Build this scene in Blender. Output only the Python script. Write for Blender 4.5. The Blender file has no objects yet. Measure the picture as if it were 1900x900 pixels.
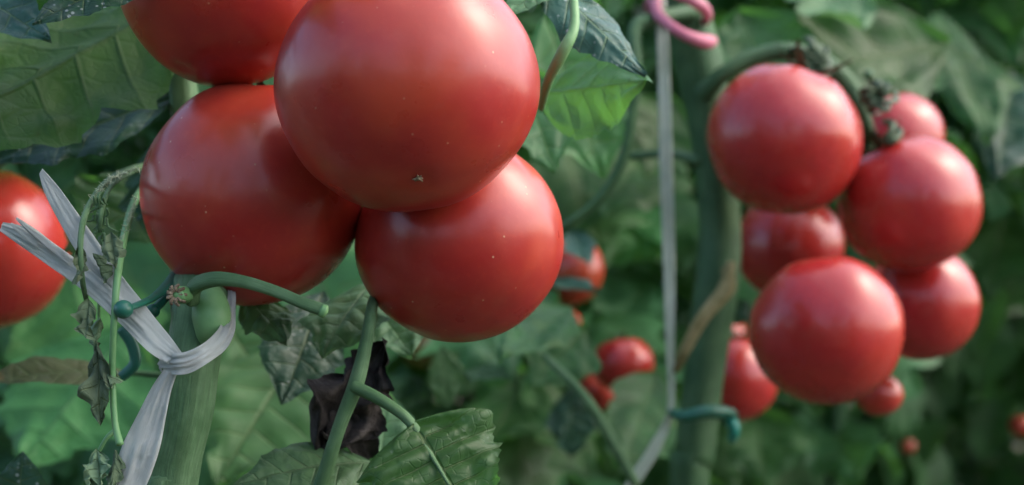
import bpy, math, random
from mathutils import Vector, Matrix, noise as mnoise

# ------------------------------------------------------------------ camera, sky, sun, exposure
scene = bpy.context.scene
COL = scene.collection
CAM_Z = 1.2
HERO_FOCUS = 0.575

cam_data = bpy.data.cameras.new('camera')
cam = bpy.data.objects.new('camera', cam_data)
COL.objects.link(cam)
cam.location = (0, 0, CAM_Z)
cam.rotation_euler = (math.radians(90), 0, 0)
cam_data.sensor_width = 36
cam_data.lens = 60
cam_data.clip_start = 0.02
cam_data.clip_end = 2000
cam_data.dof.use_dof = True
cam_data.dof.focus_distance = HERO_FOCUS
cam_data.dof.aperture_fstop = 9.0
cam_data.dof.aperture_blades = 0
scene.camera = cam

SUN_DIR = Vector((0.70, 0.05, 0.71)).normalized()          # from the place towards the sun
sun_el = math.asin(SUN_DIR.z)
sun_az = math.atan2(SUN_DIR.x, SUN_DIR.y)

world = bpy.data.worlds.new('World')
scene.world = world
world.use_nodes = True
wn = world.node_tree.nodes
wl = world.node_tree.links
for n in list(wn):
    wn.remove(n)
sky = wn.new('ShaderNodeTexSky')
sky.sky_type = 'NISHITA'
sky.sun_disc = False
sky.sun_elevation = sun_el
sky.sun_rotation = sun_az
sky.air_density = 0.8
sky.dust_density = 3.5
sky.ozone_density = 0.3
wbg = wn.new('ShaderNodeBackground')
wbg.inputs['Strength'].default_value = 0.15
wout = wn.new('ShaderNodeOutputWorld')
wl.new(sky.outputs[0], wbg.inputs['Color'])
wl.new(wbg.outputs[0], wout.inputs['Surface'])

sun_data = bpy.data.lights.new('sun', 'SUN')
sun_data.energy = 0.6
sun_data.angle = math.radians(120)
sun_data.color = (1.0, 0.96, 0.9)
sun = bpy.data.objects.new('sun', sun_data)
COL.objects.link(sun)
sun.rotation_euler = SUN_DIR.to_track_quat('Z', 'Y').to_euler()
sun.location = (2, -1, 5)

scene.view_settings.view_transform = 'Standard'
scene.view_settings.look = 'None'
scene.view_settings.gamma = 1.0
scene.view_settings.exposure = 1.7
scene.view_settings.use_curve_mapping = False
scene.render.engine = 'CYCLES'
scene.cycles.use_denoising = True
scene.cycles.use_adaptive_sampling = True
scene.cycles.adaptive_threshold = 0.02
scene.cycles.max_bounces = 6
scene.cycles.diffuse_bounces = 3
scene.cycles.transmission_bounces = 6
scene.cycles.transparent_max_bounces = 8

R = math.radians


def V(*a):
    return Vector(a)


def P(px, py, d):
    """a point seen at pixel (px, py) of the photograph, d metres in front of the camera"""
    return V((px - 950) / 1900 * 0.6 * d, d, CAM_Z - (py - 450) / 1900 * 0.6 * d)


def PX(n, d):
    """n photograph pixels at distance d, in metres"""
    return n / 1900 * 0.6 * d


# ------------------------------------------------------------------ materials
def new_mat(name):
    m = bpy.data.materials.new(name)
    m.use_nodes = True
    nt = m.node_tree
    for n in list(nt.nodes):
        nt.nodes.remove(n)
    return m, nt


class NT:
    def __init__(self, nt):
        self.nt = nt

    def n(self, kind, **kw):
        node = self.nt.nodes.new(kind)
        for k, v in kw.items():
            setattr(node, k, v)
        return node

    def link(self, a, b):
        self.nt.links.new(a, b)

    def val(self, sock, v):
        if isinstance(v, bpy.types.NodeSocket):
            self.link(v, sock)
        else:
            sock.default_value = v

    def math(self, op, a, b=None, c=None, clamp=False):
        m = self.n('ShaderNodeMath', operation=op, use_clamp=clamp)
        self.val(m.inputs[0], a)
        if b is not None:
            self.val(m.inputs[1], b)
        if c is not None:
            self.val(m.inputs[2], c)
        return m.outputs[0]

    def smooth(self, x, lo, hi, a=0.0, b=1.0):
        m = self.n('ShaderNodeMapRange', interpolation_type='SMOOTHSTEP')
        self.val(m.inputs['Value'], x)
        m.inputs['From Min'].default_value = lo
        m.inputs['From Max'].default_value = hi
        m.inputs['To Min'].default_value = a
        m.inputs['To Max'].default_value = b
        return m.outputs[0]

    def mix(self, fac, a, b, blend='MIX'):
        m = self.n('ShaderNodeMix', data_type='RGBA', blend_type=blend)
        self.val(m.inputs[0], fac)
        for s, v in ((m.inputs[6], a), (m.inputs[7], b)):
            if isinstance(v, bpy.types.NodeSocket):
                self.link(v, s)
            else:
                s.default_value = (*v, 1)
        return m.outputs[2]

    def noise(self, vec, scale, detail=3, rough=0.55):
        t = self.n('ShaderNodeTexNoise')
        t.inputs['Scale'].default_value = scale
        t.inputs['Detail'].default_value = detail
        t.inputs['Roughness'].default_value = rough
        self.link(vec, t.inputs['Vector'])
        return t.outputs['Fac']

    def voro(self, vec, scale, feature='F1'):
        t = self.n('ShaderNodeTexVoronoi', feature=feature)
        t.inputs['Scale'].default_value = scale
        self.link(vec, t.inputs['Vector'])
        return t

    def bump(self, h, strength, dist):
        b = self.n('ShaderNodeBump')
        b.inputs['Strength'].default_value = strength
        b.inputs['Distance'].default_value = dist
        self.link(h, b.inputs['Height'])
        return b.outputs[0]


def leaf_mat(name, top, under, glow, transl=0.35, dust=0.0, rough=0.5, blemish=0.0, detail=True, vein=(0.16, 0.24, 0.1)):
    m, nt = new_mat(name)
    t = NT(nt)
    tc = t.n('ShaderNodeTexCoord')
    oi = t.n('ShaderNodeObjectInfo')
    geo = t.n('ShaderNodeNewGeometry')
    obj = tc.outputs['Object']
    sep = t.n('ShaderNodeSeparateXYZ')
    t.link(tc.outputs['UV'], sep.inputs[0])
    av = t.math('ABSOLUTE', sep.outputs[0])
    un = sep.outputs[1]
    mid = t.smooth(av, 0.010, 0.05, 1, 0)
    pp = t.math('PINGPONG', un, 0.5)
    sec = t.math('MULTIPLY', t.smooth(pp, 0.01, 0.07, 1, 0), t.smooth(av, 0.1, 1.0, 1, 0.25))
    vn = t.math('MAXIMUM', mid, sec)
    # shift per object so that copies of one mesh do not share their mottling
    sh = t.n('ShaderNodeVectorMath', operation='ADD')
    t.link(obj, sh.inputs[0])
    cmb = t.n('ShaderNodeCombineXYZ')
    for k in range(3):
        t.link(t.math('MULTIPLY', oi.outputs['Random'], 7.0 + k), cmb.inputs[k])
    t.link(cmb.outputs[0], sh.inputs[1])
    vec = sh.outputs[0]
    big = t.noise(vec, 22, 4)
    fine = t.noise(vec, 160, 3)
    dark = tuple(c * 0.62 for c in top)
    c = t.mix(t.smooth(big, 0.35, 0.68), dark, top)
    c = t.mix(t.smooth(fine, 0.45, 0.75, 0, 0.35), c, tuple(min(1, x * 1.5) for x in top))
    und = t.mix(t.smooth(big, 0.35, 0.68), tuple(x * 0.8 for x in under), under)
    c = t.mix(geo.outputs['Backfacing'], c, und)
    c = t.mix(t.math('MULTIPLY', vn, 0.40), c, vein)
    if detail:
        ve = t.voro(vec, 230, 'DISTANCE_TO_EDGE')
        net = t.smooth(ve.outputs['Distance'], 0.0, 0.10, 1, 0)
        ve2 = t.voro(vec, 80, 'DISTANCE_TO_EDGE')
        net2 = t.smooth(ve2.outputs['Distance'], 0.0, 0.14, 1, 0)
        nets = t.math('MAXIMUM', t.math('MULTIPLY', net, 0.5), net2)
        c = t.mix(t.math('MULTIPLY', nets, 0.16), c, tuple(x * 0.5 for x in top))
    if blemish:
        b1 = t.noise(vec, 30, 5, 0.65)
        c = t.mix(t.smooth(b1, 0.60, 0.70, 0, blemish), c, (0.16, 0.19, 0.05))
        b2 = t.noise(vec, 55, 4, 0.6)
        c = t.mix(t.smooth(b2, 0.68, 0.74, 0, blemish), c, (0.10, 0.065, 0.03))
    if dust:
        vo = t.voro(vec, 420)
        spot = t.smooth(vo.outputs['Distance'], 0.16, 0.34, 1, 0)
        sepc = t.n('ShaderNodeSeparateColor')
        t.link(vo.outputs['Color'], sepc.inputs[0])
        pick = t.math('GREATER_THAN', sepc.outputs[0], 0.62)
        patch = t.smooth(t.noise(vec, 45, 3), 0.42, 0.66)
        spot = t.math('MULTIPLY', t.math('MULTIPLY', spot, pick), patch)
        film = t.smooth(t.noise(vec, 70, 5, 0.7), 0.5, 0.8, 0, 0.35)
        c = t.mix(t.math('MULTIPLY', t.math('MAXIMUM', spot, film), dust), c, (0.42, 0.47, 0.46))
    hsv = t.n('ShaderNodeHueSaturation')
    t.link(c, hsv.inputs['Color'])
    t.link(t.math('MULTIPLY_ADD', oi.outputs['Random'], 0.05, 0.475), hsv.inputs['Hue'])
    t.link(t.math('MULTIPLY_ADD', oi.outputs['Random'], 0.5, 0.75), hsv.inputs['Value'])
    c = hsv.outputs[0]
    p = t.n('ShaderNodeBsdfPrincipled')
    t.link(c, p.inputs['Base Color'])
    p.inputs['Roughness'].default_value = rough
    p.inputs['Specular IOR Level'].default_value = 0.22
    tr = t.n('ShaderNodeBsdfTranslucent')
    g = t.mix(t.math('MULTIPLY', vn, 0.5), glow, tuple(x * 0.55 for x in glow))
    g = t.mix(t.smooth(big, 0.3, 0.7), tuple(x * 0.7 for x in glow), g)
    t.link(g, tr.inputs['Color'])
    h = t.math('MULTIPLY_ADD', vn, -0.8, t.math('MULTIPLY', fine, 0.4))
    if detail:
        h = t.math('MULTIPLY_ADD', nets, -0.3, h)
    bn = t.bump(h, 0.8, 0.0010)
    t.link(bn, p.inputs['Normal'])
    t.link(bn, tr.inputs['Normal'])
    mx = t.n('ShaderNodeMixShader')
    mx.inputs[0].default_value = transl
    t.link(p.outputs[0], mx.inputs[1])
    t.link(tr.outputs[0], mx.inputs[2])
    out = t.n('ShaderNodeOutputMaterial')
    t.link(mx.outputs[0], out.inputs['Surface'])
    return m


def tomato_mat(name, base, orange, rough=0.27, speck=0.6):
    m, nt = new_mat(name)
    t = NT(nt)
    tc = t.n('ShaderNodeTexCoord')
    oi = t.n('ShaderNodeObjectInfo')
    sh = t.n('ShaderNodeVectorMath', operation='ADD')
    t.link(tc.outputs['Object'], sh.inputs[0])
    t.link(oi.outputs['Random'], sh.inputs[1])
    vec = sh.outputs[0]
    big = t.noise(vec, 28, 3)
    c = t.mix(t.smooth(big, 0.36, 0.70), base, orange)
    fine = t.noise(vec, 420, 3)
    c = t.mix(t.smooth(fine, 0.50, 0.8, 0, 0.22), c, tuple(x * 1.35 for x in orange))
    # pale lenticel specks, scattered and uneven
    vo = t.voro(vec, 270)
    sepc = t.n('ShaderNodeSeparateColor')
    t.link(vo.outputs['Color'], sepc.inputs[0])
    pick = t.math('GREATER_THAN', sepc.outputs[0], 0.78)
    spot = t.math('MULTIPLY', t.smooth(vo.outputs['Distance'], 0.05, 0.15, 1, 0), pick)
    spot = t.math('MULTIPLY', spot, t.smooth(t.noise(vec, 50, 2), 0.4, 0.6, 0.15, 1))
    c = t.mix(t.math('MULTIPLY', spot, speck), c, (0.62, 0.42, 0.26))
    vo2 = t.voro(vec, 150)
    sep2 = t.n('ShaderNodeSeparateColor')
    t.link(vo2.outputs['Color'], sep2.inputs[0])
    pick2 = t.math('GREATER_THAN', sep2.outputs[1], 0.965)
    spot2 = t.math('MULTIPLY', t.smooth(vo2.outputs['Distance'], 0.04, 0.11, 1, 0), pick2)
    c = t.mix(t.math('MULTIPLY', spot2, speck), c, (0.10, 0.05, 0.03))
    c = t.mix(t.smooth(t.noise(vec, 75, 5, 0.7), 0.5, 0.75, 0, 0.07), c, (0.45, 0.22, 0.16))
    p = t.n('ShaderNodeBsdfPrincipled')
    t.link(c, p.inputs['Base Color'])
    t.link(t.smooth(t.noise(vec, 60, 4), 0.3, 0.7, rough - 0.04, rough + 0.07), p.inputs['Roughness'])
    p.inputs['Specular IOR Level'].default_value = 0.40
    p.inputs['Subsurface Weight'].default_value = 0.18
    p.inputs['Subsurface Radius'].default_value = (1.0, 0.25, 0.12)
    p.inputs['Subsurface Scale'].default_value = 0.004
    p.inputs['Coat Weight'].default_value = 0.22
    p.inputs['Coat Roughness'].default_value = rough * 0.62
    h = t.math('ADD', t.math('MULTIPLY', fine, 0.25), t.math('MULTIPLY', t.noise(vec, 90, 3), 0.5))
    h = t.math('MULTIPLY_ADD', spot, 0.5, h)
    t.link(t.bump(h, 0.22, 0.0006), p.inputs['Normal'])
    out = t.n('ShaderNodeOutputMaterial')
    t.link(p.outputs[0], out.inputs['Surface'])
    return m


def plain_mat(name, a, b, scale=60, rough=0.5, transl=0.0, bump=0.3, bdist=0.0008, streak=0.0, spec=0.4, thr=(0.35, 0.7)):
    m, nt = new_mat(name)
    t = NT(nt)
    tc = t.n('ShaderNodeTexCoord')
    vec = tc.outputs['Object']
    n1 = t.noise(vec, scale, 4, 0.6)
    c = t.mix(t.smooth(n1, *thr), a, b)
    h = t.noise(vec, scale * 5, 3)
    if streak:
        mp = t.n('ShaderNodeMapping')
        mp.inputs['Scale'].default_value = (18, 0.8, 1)
        t.link(tc.outputs['UV'], mp.inputs['Vector'])
        s = t.noise(mp.outputs[0], 3.0, 4, 0.65)
        c = t.mix(t.smooth(s, 0.35, 0.7, 0, streak), c, tuple(x * 0.55 for x in a))
        h = t.math('MULTIPLY_ADD', s, 2.0, h)
    p = t.n('ShaderNodeBsdfPrincipled')
    t.link(c, p.inputs['Base Color'])
    p.inputs['Roughness'].default_value = rough
    p.inputs['Specular IOR Level'].default_value = spec
    t.link(t.bump(h, bump, bdist), p.inputs['Normal'])
    sh = p.outputs[0]
    if transl:
        tr = t.n('ShaderNodeBsdfTranslucent')
        t.link(c, tr.inputs['Color'])
        mx = t.n('ShaderNodeMixShader')
        mx.inputs[0].default_value = transl
        t.link(sh, mx.inputs[1])
        t.link(tr.outputs[0], mx.inputs[2])
        sh = mx.outputs[0]
    out = t.n('ShaderNodeOutputMaterial')
    t.link(sh, out.inputs['Surface'])
    return m


M = {}
GLOW = (0.115, 0.35, 0.055)
M['leaf'] = leaf_mat('leaf_green', (0.044, 0.130, 0.046), (0.082, 0.19, 0.078), GLOW, 0.36, 0.15, 0.45, 0.25)
M['leaf_thin'] = leaf_mat('leaf_backlit', (0.046, 0.155, 0.045), (0.066, 0.205, 0.056), (0.13, 0.35, 0.055), 0.45, 0.05, 0.5, 0.45, vein=(0.025, 0.085, 0.03))  # veins darkened in the colour, as when light comes through the leaf
M['leaf_dark'] = leaf_mat('leaf_dusty', (0.026, 0.085, 0.058), (0.07, 0.14, 0.095), (0.07, 0.16, 0.04), 0.15, 0.75, 0.42, 0.05)
M['leaf_pale'] = leaf_mat('leaf_underside', (0.088, 0.195, 0.090), (0.10, 0.21, 0.10), (0.13, 0.30, 0.09), 0.30, 0.15, 0.5, 0.1, vein=(0.2, 0.3, 0.16))
M['leaf_old'] = leaf_mat('leaf_ageing', (0.060, 0.075, 0.030), (0.09, 0.10, 0.05), (0.12, 0.16, 0.03), 0.25, 0.1, 0.6, 0.8)
M['leaf_far'] = leaf_mat('leaf_background', (0.064, 0.185, 0.068), (0.088, 0.215, 0.090), GLOW, 0.36, 0.0, 0.42, 0.0, detail=False)  # lighter copy of the leaf green, brightens the shaded rows by colour
M['leaf_wilt'] = leaf_mat('leaf_wilted', (0.14, 0.22, 0.125), (0.17, 0.25, 0.15), (0.10, 0.17, 0.04), 0.2, 0.1, 0.65, 0.3)
M['leaf_dead'] = plain_mat('leaf_dead', (0.008, 0.006, 0.005), (0.06, 0.05, 0.042), 45, 0.8, 0.0, 0.8, 0.002, thr=(0.48, 0.72))
M['stem'] = plain_mat('stem_green', (0.066, 0.145, 0.062), (0.115, 0.215, 0.105), 70, 0.5, 0.0, 0.5, 0.0006, streak=0.5, spec=0.2)
M['stem_dark'] = plain_mat('stem_dark_green', (0.032, 0.088, 0.036), (0.062, 0.135, 0.058), 60, 0.5, 0.0, 0.4, 0.0006, streak=0.4, spec=0.2)
M['stem_pale'] = plain_mat('stem_pale_green', (0.10, 0.24, 0.09), (0.14, 0.29, 0.12), 60, 0.5, 0.0, 0.4, 0.0005)
M['calyx'] = plain_mat('calyx_green', (0.030, 0.060, 0.028), (0.060, 0.105, 0.050), 120, 0.6)
M['cork'] = plain_mat('dried_cut', (0.12, 0.085, 0.05), (0.36, 0.30, 0.21), 260, 0.85, 0.0, 0.9, 0.002)
M['dry'] = plain_mat('dried_petiole', (0.20, 0.18, 0.065), (0.36, 0.32, 0.15), 90, 0.7, 0.0, 0.6, 0.001, streak=0.6)
M['tape'] = plain_mat('plastic_tape', (0.82, 0.90, 0.86), (0.88, 0.93, 0.90), 40, 0.25, 0.32, 0.8, 0.0016, streak=0.22, spec=0.5)
M['string'] = plain_mat('plastic_string', (0.52, 0.62, 0.50), (0.66, 0.74, 0.63), 40, 0.4, 0.25, 0.4, 0.001, streak=0.4)
M['clip'] = plain_mat('green_plastic', (0.008, 0.095, 0.062), (0.013, 0.125, 0.082), 30, 0.38, 0.0, 0.15, 0.0004, spec=0.5)
M['clip_teal'] = plain_mat('teal_plastic', (0.010, 0.20, 0.155), (0.016, 0.24, 0.19), 30, 0.38, 0.0, 0.15, 0.0004, spec=0.5)
M['pink'] = plain_mat('pink_rubber', (0.40, 0.11, 0.17), (0.50, 0.19, 0.25), 80, 0.55, 0.0, 0.3, 0.0006)
M['soil'] = plain_mat('soil', (0.045, 0.032, 0.022), (0.10, 0.075, 0.05), 6, 0.95, 0.0, 0.8, 0.02)
M['scar'] = plain_mat('blossom_scar', (0.14, 0.10, 0.06), (0.38, 0.31, 0.20), 500, 0.8)
M['hair'] = plain_mat('plant_hair', (0.30, 0.38, 0.24), (0.40, 0.46, 0.32), 80, 0.6)
M['tomato'] = tomato_mat('tomato_skin', (0.305, 0.018, 0.017), (0.37, 0.042, 0.021), 0.31)
M['tomato_gloss'] = tomato_mat('tomato_skin_glossy', (0.31, 0.017, 0.019), (0.36, 0.030, 0.021), 0.25, 0.2)
M['tomato_unripe'] = tomato_mat('tomato_skin_unripe', (0.13, 0.12, 0.03), (0.20, 0.13, 0.035), 0.28, 0.2)
M['tomato_orange'] = tomato_mat('tomato_skin_orange', (0.32, 0.030, 0.018), (0.37, 0.060, 0.022), 0.25, 0.2)


# ------------------------------------------------------------------ mesh helpers
class MB:
    def __init__(self):
        self.v, self.f, self.uv = [], [], []

    def vert(self, p, uv=(0, 0)):
        self.v.append(tuple(p))
        self.uv.append(uv)
        return len(self.v) - 1

    def grid(self, rows, uvs=None, wrap=False):
        idx = []
        for i, r in enumerate(rows):
            idx.append([self.vert(p, uvs[i][j] if uvs else (0, 0)) for j, p in enumerate(r)])
        n = len(rows[0])
        for i in range(len(rows) - 1):
            for j in range(n if wrap else n - 1):
                k = (j + 1) % n
                self.f.append((idx[i][j], idx[i][k], idx[i + 1][k], idx[i + 1][j]))
        return idx

    def add(self, other, mat):
        o = len(self.v)
        self.v += [tuple(mat @ Vector(p)) for p in other.v]
        self.uv += other.uv
        self.f += [tuple(i + o for i in f) for f in other.f]

    def mesh(self, name, mat, smooth=True):
        me = bpy.data.meshes.new(name)
        me.from_pydata(self.v, [], self.f)
        lay = me.uv_layers.new(name='UVMap')
        vi = [0] * len(me.loops)
        me.loops.foreach_get('vertex_index', vi)
        flat = []
        for i in vi:
            flat += self.uv[i]
        lay.data.foreach_set('uv', flat)
        if smooth:
            me.polygons.foreach_set('use_smooth', [True] * len(me.polygons))
        me.materials.append(mat)
        me.update()
        return me


def catmull(pts, sub):
    """pts: list of tuples of any length; a smooth curve through them"""
    n = len(pts)
    out = []
    for i in range(n - 1):
        p0, p1, p2, p3 = pts[max(i - 1, 0)], pts[i], pts[i + 1], pts[min(i + 2, n - 1)]
        for s in range(sub):
            t = s / sub
            out.append(tuple(0.5 * ((2 * b) + (c - a) * t + (2 * a - 5 * b + 4 * c - d) * t * t + (3 * b - a - 3 * c + d) * t ** 3)
                             for a, b, c, d in zip(p0, p1, p2, p3)))
    out.append(tuple(pts[-1]))
    return out


def frames(pts):
    """tangent, normal, binormal carried along a path"""
    res = []
    nrm = None
    for i, p in enumerate(pts):
        a = pts[max(i - 1, 0)]
        b = pts[min(i + 1, len(pts) - 1)]
        t = (b - a).normalized()
        if nrm is None:
            ref = V(0, -1, 0) if abs(t.y) < 0.8 else V(0, 0, 1)
            nrm = (ref - t * ref.dot(t)).normalized()
        else:
            nrm = nrm - t * nrm.dot(t)
            nrm = nrm.normalized()
        res.append((t, nrm, t.cross(nrm)))
    return res


def tube(mb, path, n=12, sub=6, ribs=0, rib_amp=0.0, wob=0.0, flat=1.0, cap=True, seed=0):
    """path: (Vector, radius) pairs"""
    raw = catmull([(p.x, p.y, p.z, r) for p, r in path], sub)
    pts = [V(*q[:3]) for q in raw]
    fr = frames(pts)
    rows, uvs = [], []
    L = 0
    for i, (p, q) in enumerate(zip(pts, raw)):
        if i:
            L += (p - pts[i - 1]).length
        t, a, b = fr[i]
        row, uvr = [], []
        for j in range(n):
            th = 2 * math.pi * j / n
            r = q[3]
            if ribs:
                r *= 1 + rib_amp * math.cos(ribs * th + 0.6)
            if wob:
                r *= 1 + wob * mnoise.noise(p * 60 + V(math.cos(th), math.sin(th), seed))
            row.append(p + a * (math.cos(th) * r) * flat + b * (math.sin(th) * r))
            uvr.append((j / n, L * 30))
        rows.append(row)
        uvs.append(uvr)
    idx = mb.grid(rows, uvs, wrap=True)
    if cap:
        for e, k in ((0, -1), (-1, 1)):
            c = mb.vert(pts[e] + fr[e][0] * (k * raw[e][3] * 0.35), (0, 0))
            ring = idx[e]
            for j in range(n):
                tri = (ring[j], ring[(j + 1) % n], c)
                mb.f.append(tri if k > 0 else tri[::-1])


def empty(name, loc, label=None, cat=None, group=None):
    o = bpy.data.objects.new(name, None)
    o.empty_display_size = 0.02
    o.location = loc
    COL.objects.link(o)
    tag(o, label, cat, group)
    return o


def tag(o, label=None, cat=None, group=None, kind=None):
    for k, v in (('label', label), ('category', cat), ('group', group), ('kind', kind)):
        if v:
            o[k] = v


def wloc(o):
    p = Vector((0, 0, 0))
    while o is not None:
        p += o.location
        o = o.parent
    return p


def link(name, me, parent=None, mat=None):
    """mesh in its own local space placed by the world matrix mat (identity when None); parents are never rotated"""
    o = bpy.data.objects.new(name, me)
    COL.objects.link(o)
    mat = mat or Matrix.Identity(4)
    if parent is not None:
        o.parent = parent
        mat = Matrix.Translation(-wpos[parent.name]) @ mat
    o.matrix_basis = mat
    wpos[o.name] = (Matrix.Translation(wpos[parent.name]) @ mat).translation if parent is not None else mat.translation
    return o


wpos = {}


def thing(name, loc, label, cat, group=None):
    o = empty(name, loc, label, cat, group)
    wpos[o.name] = Vector(loc)
    return o


def part(name, mb, mat, parent, smooth=True, origin=None):
    """mesh given in world coordinates, its origin moved to the parent's base"""
    org = origin or wpos[parent.name]
    mb.v = [(x - org.x, y - org.y, z - org.z) for x, y, z in mb.v]
    return link(name, mb.mesh(name, mat, smooth), parent, Matrix.Translation(org))


# ------------------------------------------------------------------ leaves
def leaflet(L, W, nu=14, nv=10, n=6, lobe=0.28, skew=0.22, bulge=0.10, arch=0.0, droop=0.0, fold=0.15, ripple=0.05, twist=0.0,
            curl=0.0, serr=0.0, seed=0, heart=0.0, tri=False):
    """one leaflet: x across, y from base to tip, z up; u=const lines follow the side veins, which end in the lobes"""
    rnd = random.Random(seed)
    ph = rnd.random() * 6.28
    asym = rnd.uniform(-0.1, 0.1)
    amp = [rnd.uniform(0.55, 1.25) for _ in range(2 * n + 4)]
    mb = MB()
    rows, uvs = [], []
    for i in range(nu + 1):
        u = i / nu
        prof = (math.sin(math.pi * min(1, u ** 0.62)) ** 0.85) * (1 - 0.12 * u)
        if tri:
            prof = min(1, u / 0.16) ** 0.6 * (1 - u) ** 0.8
        row, uvr = [], []
        for j in range(nv + 1):
            v = -1 + 2 * j / nv
            av = abs(v)
            side = 0 if v < 0 else 1
            k = u * n + (0.0 if side else 0.35)
            ki = int(round(k))
            a = amp[(ki * 2 + side) % len(amp)]
            w = math.cos(2 * math.pi * u * 2.6 + ph + side) * 0.55 + 1.1 * mnoise.noise(V(u * 5.5, side * 5.1, seed * 0.77))
            w += 0.28 * math.cos(2 * math.pi * k) * a
            w += 0.55 * mnoise.noise(V(u * 17, side * 3.3, seed * 0.31))
            lob = 1 + lobe * a * w * (0.25 + 0.75 * av) * min(1, 4 * u) * min(1, 4 * (1 - u) + 0.2)
            lob *= 1 + 0.10 * av * mnoise.noise(V(u * 24, side * 7.7, seed * 0.53)) * min(1, 6 * u)
            if serr and av > 0.8:
                lob *= 1 + serr * math.sin(k * 21 + 2 * a) * (av - 0.8) * 5
            hw = W * 0.5 * max(prof, 0.02) * lob * (1 + asym * (1 if side else -1))
            x = v * hw
            y = L * (u * (1 - 0.0) + skew * av * prof * (1 - 0.55 * u) - heart * av * (1 - u) ** 4)
            pil = abs(math.sin(math.pi * k)) ** 0.8 * math.sin(math.pi * min(1, av * 0.96 + 0.02)) ** 0.7
            z = bulge * W * 0.13 * pil * prof
            z += fold * abs(x)
            z += -curl * W * av ** 2.5 * prof
            z += ripple * W * 1.6 * av * mnoise.noise(V(u * 2.3, v * 1.2, seed * 1.37))
            z += ripple * W * 0.9 * (0.3 + av) * mnoise.noise(V(u * 5.5, v * 2.6, seed * 2.11))
            z += arch * L * 4 * u * (1 - u) - droop * L * u * u
            if twist:
                ang = twist * u
                x, z = x * math.cos(ang) - z * math.sin(ang), x * math.sin(ang) + z * math.cos(ang)
            row.append(V(x, y, z))
            uvr.append((v, k if side else k))
        rows.append(row)
        uvs.append(uvr)
    mb.grid(rows, uvs)
    return mb


def frame_mat(base, tip, normal):
    y = (tip - base).normalized()
    z = (normal - y * normal.dot(y)).normalized()
    x = y.cross(z)
    return Matrix(((x.x, y.x, z.x, base.x), (x.y, y.y, z.y, base.y), (x.z, y.z, z.z, base.z), (0, 0, 0, 1)))


CAMW = V(0, -1, 0.25)


def leaf(parent, base, tip, width, mat, normal=CAMW, name='leaf', label=None, **kw):
    """a leaflet from photograph pixel base to tip (px, py, depth), width in photograph pixels"""
    b, t = P(*base), P(*tip)
    L = (t - b).length
    W = PX(width, (base[2] + tip[2]) / 2)
    kw.setdefault('nu', 40)
    kw.setdefault('nv', 24)
    kw.setdefault('seed', int(base[0] + 3 * base[1] + 7 * tip[0]))
    mb = leaflet(L, W, **kw)
    o = link(name, mb.mesh(name, M[mat]), parent, frame_mat(b, t, normal))
    if label:
        o['label'] = label
    return o


def compound_leaf(seed, size=0.30, lnu=10, lnv=8, n_pairs=3):
    """rachis along +y drooping, with paired leaflets and one at the end"""
    rnd = random.Random(seed)
    mb = MB()
    droop = rnd.uniform(0.35, 0.8)
    side = rnd.uniform(-0.2, 0.2)

    def cur(s):
        return V(side * size * s * s, size * (s - 0.18 * droop * s * s * s), size * (0.12 * s - droop * 0.55 * s * s))
    tube(mb, [(cur(s), 0.0028 * (1.25 - s)) for s in (0, 0.25, 0.5, 0.75, 1.0)], n=5, sub=2)
    spots = []
    for k in range(n_pairs):
        s = 0.34 + 0.56 * k / max(1, n_pairs - 1) * 0.92
        for sd in (-1, 1):
            spots.append((s + rnd.uniform(-0.04, 0.04), sd, rnd.uniform(0.24, 0.34) * size * (1.08 - 0.15 * k)))
    spots.append((1.0, 0, size * rnd.uniform(0.34, 0.42)))
    for s, sd, L in spots:
        p = cur(s)
        t = (cur(min(1, s + 0.02)) - cur(s - 0.02)).normalized()
        x = V(1, 0, 0)
        up = x.cross(t).normalized()
        d = t if sd == 0 else (x * sd * 0.9 + t * rnd.uniform(0.25, 0.6) + up * rnd.uniform(-0.6, 0.1)).normalized()
        up2 = (up + V(rnd.uniform(-.4, .4), rnd.uniform(-.4, .4), rnd.uniform(-.2, .2))).normalized()
        lf = leaflet(L, L * rnd.uniform(0.62, 0.8), nu=lnu, nv=lnv, n=4, lobe=0.46, bulge=0.16, arch=rnd.uniform(0, 0.08),
                     droop=rnd.uniform(0.1, 0.4), fold=rnd.uniform(-0.1, 0.25), ripple=0.12, seed=rnd.randint(0, 9999))
        mb.add(lf, frame_mat(p, p + d, up2))
    return mb


# ------------------------------------------------------------------ the setting
gmb = MB()
gmb.grid([[V(x, y, 0.03 * mnoise.noise(V(x * .8, y * .8, 0)) if abs(x) < 12 and abs(y) < 12 else 0) for x in
           [-900, -200, -40, -12] + [i * 0.8 for i in range(-12, 13)] + [12, 40, 200, 900]] for y in
          [-900, -200, -40, -12] + [i * 0.8 for i in range(-12, 16)] + [14, 40, 200, 900]])
ground = link('ground', gmb.mesh('ground', M['soil']))
tag(ground, 'brown soil of the growing beds', 'ground', kind='structure')

LIB = [compound_leaf(100 + i, size=(0.21, 0.25, 0.29)[i % 3], n_pairs=3 + i % 2).mesh('compound_leaf', M['leaf_far']) for i in range(9)]


def leaf_frame(p, az, pitch, roll):
    return Matrix.Translation(p) @ Matrix.Rotation(az, 4, 'Z') @ Matrix.Rotation(pitch, 4, 'X') @ Matrix.Rotation(roll, 4, 'Y')


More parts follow.
